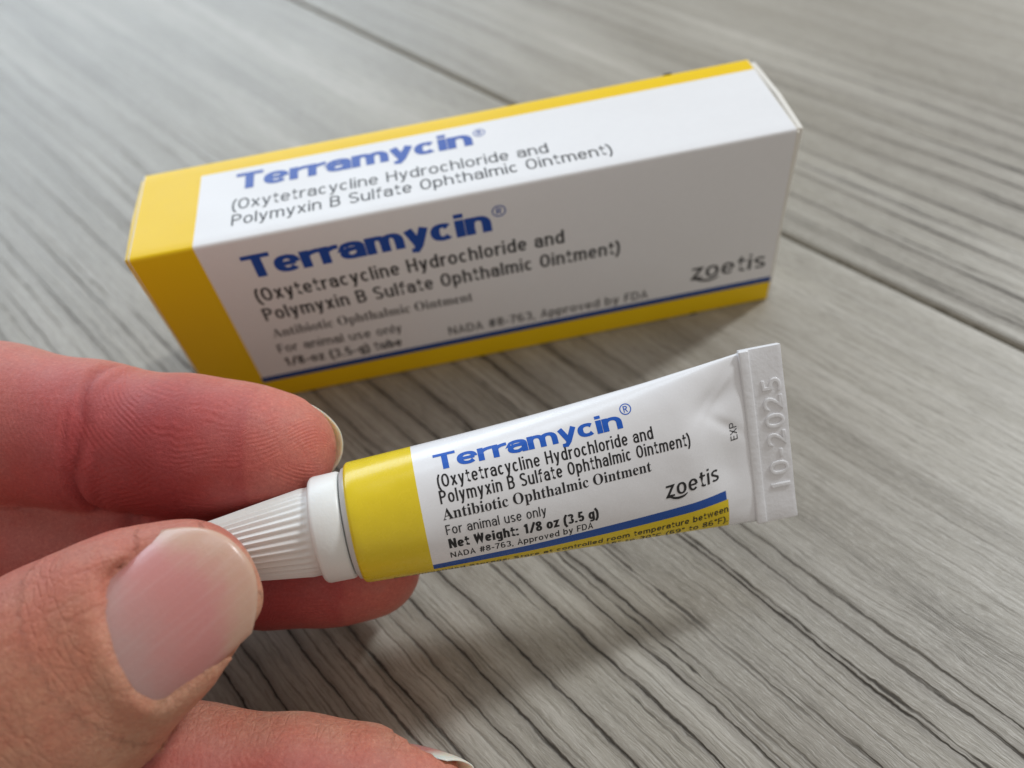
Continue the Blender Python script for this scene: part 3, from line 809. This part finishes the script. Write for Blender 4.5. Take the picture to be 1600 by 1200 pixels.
def nail_bed(G, N, fold=.8, k=1.0, under=.30):
    cs = np.array([N.o + N.d * a + N.w * b for a in (-3, N.L + 2) for b in (-N.W / 2 - 3, N.W / 2 + 3)])
    sl = region(cs.min(0) - 4, cs.max(0) + 4, 1)
    X = ax[0][sl[0]][:, None, None]; Y = ax[1][sl[1]][None, :, None]; Z = ax[2][sl[2]][None, None, :]
    v = (X - N.o[0], Y - N.o[1], Z - N.o[2])
    x = sum(v[i] * N.d[i] for i in range(3)); w = sum(v[i] * N.w[i] for i in range(3)); h = sum(v[i] * N.n[i] for i in range(3))
    hN = N.height(x, np.clip(w, -N.R * .93, N.R * .93))
    hw = N.hw(x) + np.maximum(x - N.L * .55, 0) ** 2 * .06; q = np.clip(w / hw, -1.25, 1.25)
    f = np.maximum(np.abs(w) - hw, N.x0(q) - x)              # <0 inside the footprint (open at the tip)
    # skin fold round the cuticle and the sides, fading out towards the free edge
    fade = np.clip((N.L * .62 - x) / (N.L * .30), 0, 1)
    tubeD = np.sqrt((f - .50) ** 2 + (h - hN + .22) ** 2) - (fold * (1.6 * fade - .6))
    g = smin(G[sl], tubeD.astype(np.float32), k)
    cut = np.maximum(f + .22, (hN - under) - h)              # clear the skin above the nail plate
    g = -smin(-g, cut.astype(np.float32), .40)
    # the flesh ends just short of the free edge, beneath the nail
    G[sl] = g
N_ = NAILS['thumb']                       # flesh that carries the nail right to its free edge
for q_ in (-3.0, 0.0, 3.0):
    h0, h1 = float(N_.height(1.0, q_)), float(N_.height(N_.L - 3.4, q_))
    cone(Tg, N_.o + N_.d * 1.0 + N_.w * q_ + N_.n * (h0 - 4.6), 4.3, N_.o + N_.d * (N_.L - 3.4 - .12 * abs(q_) ** 1.5) + N_.w * q_ * .85 + N_.n * (h1 - 3.5), 3.2, 1.5)
nail_bed(Tg, N_, .50, 1.3)
F = smin(F, Tg, .5)
for nm in ('index', 'middle', 'ring'): nail_bed(F, NAILS[nm], .6, 1.0)
# keep the skin from running through the cap it grips: flesh gives way to the plastic
capA = np.array(HM.T @ (np.array(TUBE_M.translation) / MM - hloc)); capD = HM.T @ np.array(TUBE_M.col[0][:3])
def press(F):
    A = capA - capD * 4.9; B = capA - capD * 17.6
    sl = region(np.minimum(A, B) - 6, np.maximum(A, B) + 6, 2)
    X = ax[0][sl[0]][:, None, None]; Y = ax[1][sl[1]][None, :, None]; Z = ax[2][sl[2]][None, None, :]
    q = (X - A[0], Y - A[1], Z - A[2]); d = -capD
    al = sum(q[i] * d[i] for i in range(3)); r = np.sqrt(np.maximum(sum(q[i] ** 2 for i in range(3)) - al ** 2, 0))
    D = np.maximum(r - (4.75 - .143 * al), np.maximum(-al - .3, al - 13.2))
    F[sl] = -smin(-F[sl], D.astype(np.float32) - .02, .5)
press(F)
# never through the floor
fl_n = HM.T @ np.array((0, 0, 1.0)); fl_h = hloc[2]
Zw = ax[0][:, None, None] * fl_n[0] + ax[1][None, :, None] * fl_n[1] + ax[2][None, None, :] * fl_n[2] + fl_h
F = np.maximum(F, (.15 - Zw).astype(np.float32))
F[0] = np.maximum(F[0], .2); F[-1] = 1; F[:, 0] = 1; F[:, -1] = 1; F[:, :, 0] = 1; F[:, :, -1] = 1

def surface_nets(F, org, h):
    S = F < 0
    nx, ny, nz = F.shape
    cnt = np.zeros((nx - 1, ny - 1, nz - 1), np.int8)
    cor = [(i, j, k) for i in (0, 1) for j in (0, 1) for k in (0, 1)]
    def sh(A, c): return A[c[0]:nx - 1 + c[0], c[1]:ny - 1 + c[1], c[2]:nz - 1 + c[2]]
    for c in cor: cnt += sh(S, c)
    mixed = (cnt > 0) & (cnt < 8)
    I = np.argwhere(mixed); idx = np.full(mixed.shape, -1, np.int64); idx[mixed] = np.arange(len(I))
    fv = {c: F[I[:, 0] + c[0], I[:, 1] + c[1], I[:, 2] + c[2]] for c in cor}
    acc = np.zeros((len(I), 3)); n = np.zeros(len(I))
    for a in cor:
        for e in range(3):
            if a[e]: continue
            b = list(a); b[e] = 1; b = tuple(b)
            fa, fb = fv[a], fv[b]; m = (fa < 0) != (fb < 0)
            t = np.where(m, fa / np.where(m, fa - fb, 1), 0)
            p = np.tile(np.array(a, float), (len(I), 1)); p[:, e] += t
            acc += p * m[:, None]; n += m
    V = (I + acc / n[:, None]) * h + org
    Q = []
    for e in range(3):
        o1, o2 = [(1, 2), (2, 0), (0, 1)][e]
        a = [slice(None)] * 3; b = [slice(None)] * 3
        a[e] = slice(0, -1); b[e] = slice(1, None)
        ch = np.argwhere(S[tuple(a)] != S[tuple(b)])
        ch = ch[(ch[:, o1] > 0) & (ch[:, o2] > 0) & (ch[:, o1] < F.shape[o1] - 1) & (ch[:, o2] < F.shape[o2] - 1)]
        def at(d1, d2):
            c = ch.copy(); c[:, o1] -= d1; c[:, o2] -= d2; return idx[c[:, 0], c[:, 1], c[:, 2]]
        q = np.stack([at(0, 0), at(1, 0), at(1, 1), at(0, 1)], 1)
        flip = ~S[ch[:, 0], ch[:, 1], ch[:, 2]]
        q[flip] = q[flip][:, ::-1]
        Q.append(q)
    Q = np.concatenate(Q); Q = Q[(Q >= 0).all(1)]
    return V, Q
HV, HQ = surface_nets(F, lo_c, H)
# light relaxing to take the last grid steps out
E_ = np.concatenate([HQ[:, [0, 1]], HQ[:, [1, 2]], HQ[:, [2, 3]], HQ[:, [3, 0]]])
deg = np.bincount(E_[:, 0], minlength=len(HV)) + np.bincount(E_[:, 1], minlength=len(HV))
def lap(V):
    out = np.zeros_like(V)
    for c in range(3):
        out[:, c] = np.bincount(E_[:, 0], V[E_[:, 1], c], len(V)) + np.bincount(E_[:, 1], V[E_[:, 0], c], len(V))
    return out / np.maximum(deg, 1)[:, None]
for lam in (.55, -.42, .55, -.42, .55, -.42, .5): HV = HV + lam * (lap(HV) - HV)
xl, wl, hl = NAILS['thumb'].local(HV)
near = ((xl > -2.5) & (xl < NAILS['thumb'].L + 2) & (np.abs(wl) < 9.5) & (hl > -6.5)).astype(float)[:, None]
for _ in range(5): HV = HV + .45 * near * (lap(HV) - HV)
def normals(V):
    n = np.zeros_like(V); f = np.cross(V[HQ[:, 2]] - V[HQ[:, 0]], V[HQ[:, 3]] - V[HQ[:, 1]])
    for k in range(4):
        for c in range(3): n[:, c] += np.bincount(HQ[:, k], f[:, c], len(V))
    return n / np.maximum(np.linalg.norm(n, axis=1), 1e-9)[:, None]
NV = normals(HV)
# finger coordinates of every point of skin: distance from the tip, position round the finger, which side
def finger_coords(V):
    best = np.full(len(V), 1e9); out = np.zeros((len(V), 3)); side = np.zeros(len(V)); fid = np.zeros(len(V), int)
    for k, nm in enumerate(('index', 'middle', 'ring', 'little', 'thumb')):
        pts, n, fl = CH[nm]; acc = 0.0
        for si, ((a, ra), (b, rb)) in enumerate(zip(pts[:-1], pts[1:])):
            d = b - a; L = np.linalg.norm(d); d = d / L; nn = unit(n - d * (n @ d)); w = np.cross(nn, d)
            q = V - a; al_raw = q @ d; al = np.clip(al_raw, 0 if si else -9, L); rad = q - np.clip(al, 0, L)[:, None] * d
            D = np.linalg.norm(rad, axis=1) - (ra + (rb - ra) * np.clip(al, 0, L) / L); m = D < best
            x = acc + al; lw = rad @ w; lh = rad @ nn
            best[m] = D[m]; out[m, 0] = x[m]; out[m, 1] = (np.arctan2(lw, lh if nm == 'thumb' else -lh) * 8.0)[m]; out[m, 2] = k
            side[m] = (lh / np.maximum(np.hypot(lw, lh), 1e-6))[m]; fid[m] = k
            acc += L
    return out, side, fid
FC, SIDE, FID = finger_coords(HV)
# joint creases and folds pressed into the skin
disp = np.zeros(len(HV))
def crease(finger, x, depth, width, palm=True, wav=.0, ph=0.0):
    global disp
    m = FID == finger
    face = np.clip((-SIDE if palm else SIDE) * 1.5 + .6, 0, 1)
    xx = FC[:, 0] + wav * np.sin(FC[:, 1] * .45 + ph)
    disp -= np.where(m, depth * face * np.exp(-((xx - x) / width) ** 2), 0)
crease(0, 19.3, .62, .48, True, .5, .4); crease(0, 20.7, .30, .5, True, .6, 1.2); crease(0, 17.6, .18, .6, True, .7, 2.0)
crease(0, 44, .6, .8); crease(1, 26, .6, .7); crease(2, 24, .5, .7)
for i in range(12):
    crease(4, 11.5 + i * 1.15 + rng.uniform(-.3, .3), rng.uniform(.02, .08), rng.uniform(.25, .5), False, rng.uniform(.3, 1.1), rng.uniform(0, 6))
CREASED = np.clip(-disp / .9, 0, 1)
HV = HV + NV * disp[:, None]

def skin_material():
    s = NT('skin')
    v = s.obj_mm()
    fc = s.attr('finger'); X, W, K = s.sep(fc.outputs['Vector'])
    tint = s.attr('tint').outputs['Color']
    back = s.attr('back').outputs['Fac']
    blotch = s.noise(v, .22, 3, .6); mott = s.noise(v, .9, 3, .65)
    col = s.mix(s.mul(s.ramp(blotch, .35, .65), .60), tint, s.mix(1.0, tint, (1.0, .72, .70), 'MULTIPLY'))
    col = s.mix(s.mul(s.ramp(mott, .45, .72), .48), col, s.mix(1.0, col, (1.18, 1.25, 1.22), 'MULTIPLY'))
    speck = s.noise(v, 2.6, 3, .7)
    col = s.mix(s.mul(s.ramp(speck, .52, .70), .40), col, s.mix(1.0, col, (1.30, 1.55, 1.55), 'MULTIPLY'))
    col = s.mix(s.mul(s.ramp(speck, .48, .32), .40), col, s.mix(1.0, col, (.78, .60, .60), 'MULTIPLY'))
    # papillary ridges: arcs wrapped round the fingertip
    wob = s.mul(s.sub(s.noise(v, .10, 1, .4), .5), 4.0)
    xx = s.sub(X, 6.5)
    rr = s.math('SQRT', s.add(s.mul(s.mul(xx, xx), .75), s.add(s.mul(s.mul(W, W), .0), s.mul(s.mul(s.sub(s.math('ABSOLUTE', W), 20.0), s.sub(s.math('ABSOLUTE', W), 20.0)), .5))))
    ridge = s.math('SINE', s.mul(s.add(rr, wob), 2 * math.pi / .46))
    palm = s.mul(s.sub(1.0, s.ramp(back, .30, .62)), s.ramp(X, 17.0, 24.0, 1.0, .35))
    ridge = s.mul(s.mul(ridge, palm), s.ramp(s.noise(v, .45, 3, .6), .38, .62, .0, 1.0))
    col = s.mix(s.mul(s.ramp(ridge, .1, 1.0), .09), col, s.mix(1.0, col, (1.25, 1.35, 1.3), 'MULTIPLY'))
    # cross-hatched skin lines on the back of the thumb
    cell = s.n('ShaderNodeTexVoronoi', feature='DISTANCE_TO_EDGE'); s.set(cell.inputs['Vector'], s.vec(s.mul(X, 1.5), s.mul(W, .65), 0)); s.set(cell.inputs['Scale'], .75)
    hatch = s.ramp(cell.outputs['Distance'], .0, .16)
    cell2 = s.n('ShaderNodeTexVoronoi', feature='DISTANCE_TO_EDGE'); s.set(cell2.inputs['Vector'], v); s.set(cell2.inputs['Scale'], 1.5)
    hatch2 = s.ramp(cell2.outputs['Distance'], .0, .2)
    bk = s.ramp(back, .40, .70)
    col = s.mix(s.mul(s.mul(s.sub(1.0, hatch), bk), .16), col, s.mix(1.0, col, (.72, .60, .55), 'MULTIPLY'))
    s.p(Base_Color=col, Roughness=s.add(.44, s.mul(mott, .20)), Specular_IOR_Level=.40,
        Subsurface_Weight=.22, Subsurface_Radius=(1.0, .38, .22), Subsurface_Scale=.0012)
    h = s.add(s.mul(ridge, .17), s.add(s.mul(s.mul(hatch, bk), .38), s.mul(s.mul(hatch2, bk), .22)))
    pore = s.noise(v, 3.2, 4, .7)
    h = s.add(h, s.add(s.mul(mott, .45), s.mul(pore, .85)))
    s.bump(h, .11, .9)
    return s.m
def nail_material(name, tip, sss=.25):
    s = NT(name)
    a = s.attr('nail'); T, Q, X = s.sep(a.outputs['Vector'])
    v = s.obj_mm()
    n1 = s.noise(v, .35, 2, .5); n2 = s.noise(s.vec(s.mul(X, .12), s.mul(Q, 14.0)), 1, 2, .5)
    tt = s.add(T, s.add(s.mul(s.sub(n1, .5), .30), s.mul(s.mul(Q, Q), .10)))
    col = s.mix(s.ramp(tt, .02, .50), (.50, .295, .27), (.55, .225, .205))
    col = s.mix(s.ramp(tt, .62, .96), col, tip)
    col = s.mix(s.ramp(T, .93, 1.0, 0, .15), col, (.72, .62, .48))
    col = s.mix(s.mul(s.ramp(n2, .45, .75), .08), col, (.70, .60, .55))
    s.p(Base_Color=col, Roughness=s.add(.30, s.mul(n2, .12)), Specular_IOR_Level=.5, Coat_Weight=.30, Coat_Roughness=.22, Subsurface_Weight=sss,
        Subsurface_Radius=(1, .6, .45), Subsurface_Scale=.0008)
    s.bump(s.add(s.mul(n2, .6), s.mul(s.noise(v, 2.5, 3, .6), .45)), .06, 1.0)
    return s.m
M_SKIN = skin_material(); M_NAIL = nail_material('nail', (.55, .335, .245)); M_NAIL_PALE = nail_material('pale_nail', (.84, .79, .68), .85)
hand = mesh('hand', HV, HQ, M_SKIN, None, True)
hand.matrix_world = HAND_M
tag(hand, 'left hand pinching the tube by its cap between thumb and two fingertips', 'hand')
me = hand.data
at = me.attributes.new('finger', 'FLOAT_VECTOR', 'POINT'); at.data.foreach_set('vector', FC.astype(np.float32).ravel())
at = me.attributes.new('back', 'FLOAT', 'POINT'); at.data.foreach_set('value', (SIDE * .5 + .5).astype(np.float32))
b = np.clip(SIDE * .5 + .5, 0, 1)[:, None]; b = b * b * (3 - 2 * b)
pal = np.array((.44, .085, .088)); dor = np.array((.52, .255, .170))
tint = pal * (1 - b) + dor * b
thumbm = (FID == 4)[:, None]
tint = np.where(thumbm, np.array((.46, .150, .115)) * (1 - b) + np.array((.50, .220, .138)) * b, tint)
tip = np.exp(-np.clip(FC[:, 0] + 2, 0, 99) / 6.0)[:, None]
tint = tint * (1 - .55 * tip) + np.array((.60, .235, .165)) * .55 * tip
away = np.clip((FC[:, 0] - 20) / 12, 0, 1)[:, None]
tint = np.where(thumbm, tint, tint * (1 - .55 * away) + np.array((.48, .19, .145)) * .55 * away)
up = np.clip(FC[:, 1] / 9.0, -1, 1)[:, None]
tv = np.where(up > 0, np.array((.58, .315, .205)), np.array((.44, .150, .108)))  # light put into the thumb's colour: upper side lighter, lower side darker and redder
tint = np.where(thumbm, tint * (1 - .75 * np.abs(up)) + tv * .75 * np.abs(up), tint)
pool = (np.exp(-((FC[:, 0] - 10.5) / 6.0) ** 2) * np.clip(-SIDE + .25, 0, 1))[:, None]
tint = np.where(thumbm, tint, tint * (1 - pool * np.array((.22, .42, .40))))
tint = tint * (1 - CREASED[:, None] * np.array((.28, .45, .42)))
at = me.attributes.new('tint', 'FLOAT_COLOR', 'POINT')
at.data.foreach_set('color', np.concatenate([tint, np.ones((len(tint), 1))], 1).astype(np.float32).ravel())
for nm, N in NAILS.items(): N.build(M_NAIL if nm == 'thumb' else M_NAIL_PALE, hand)
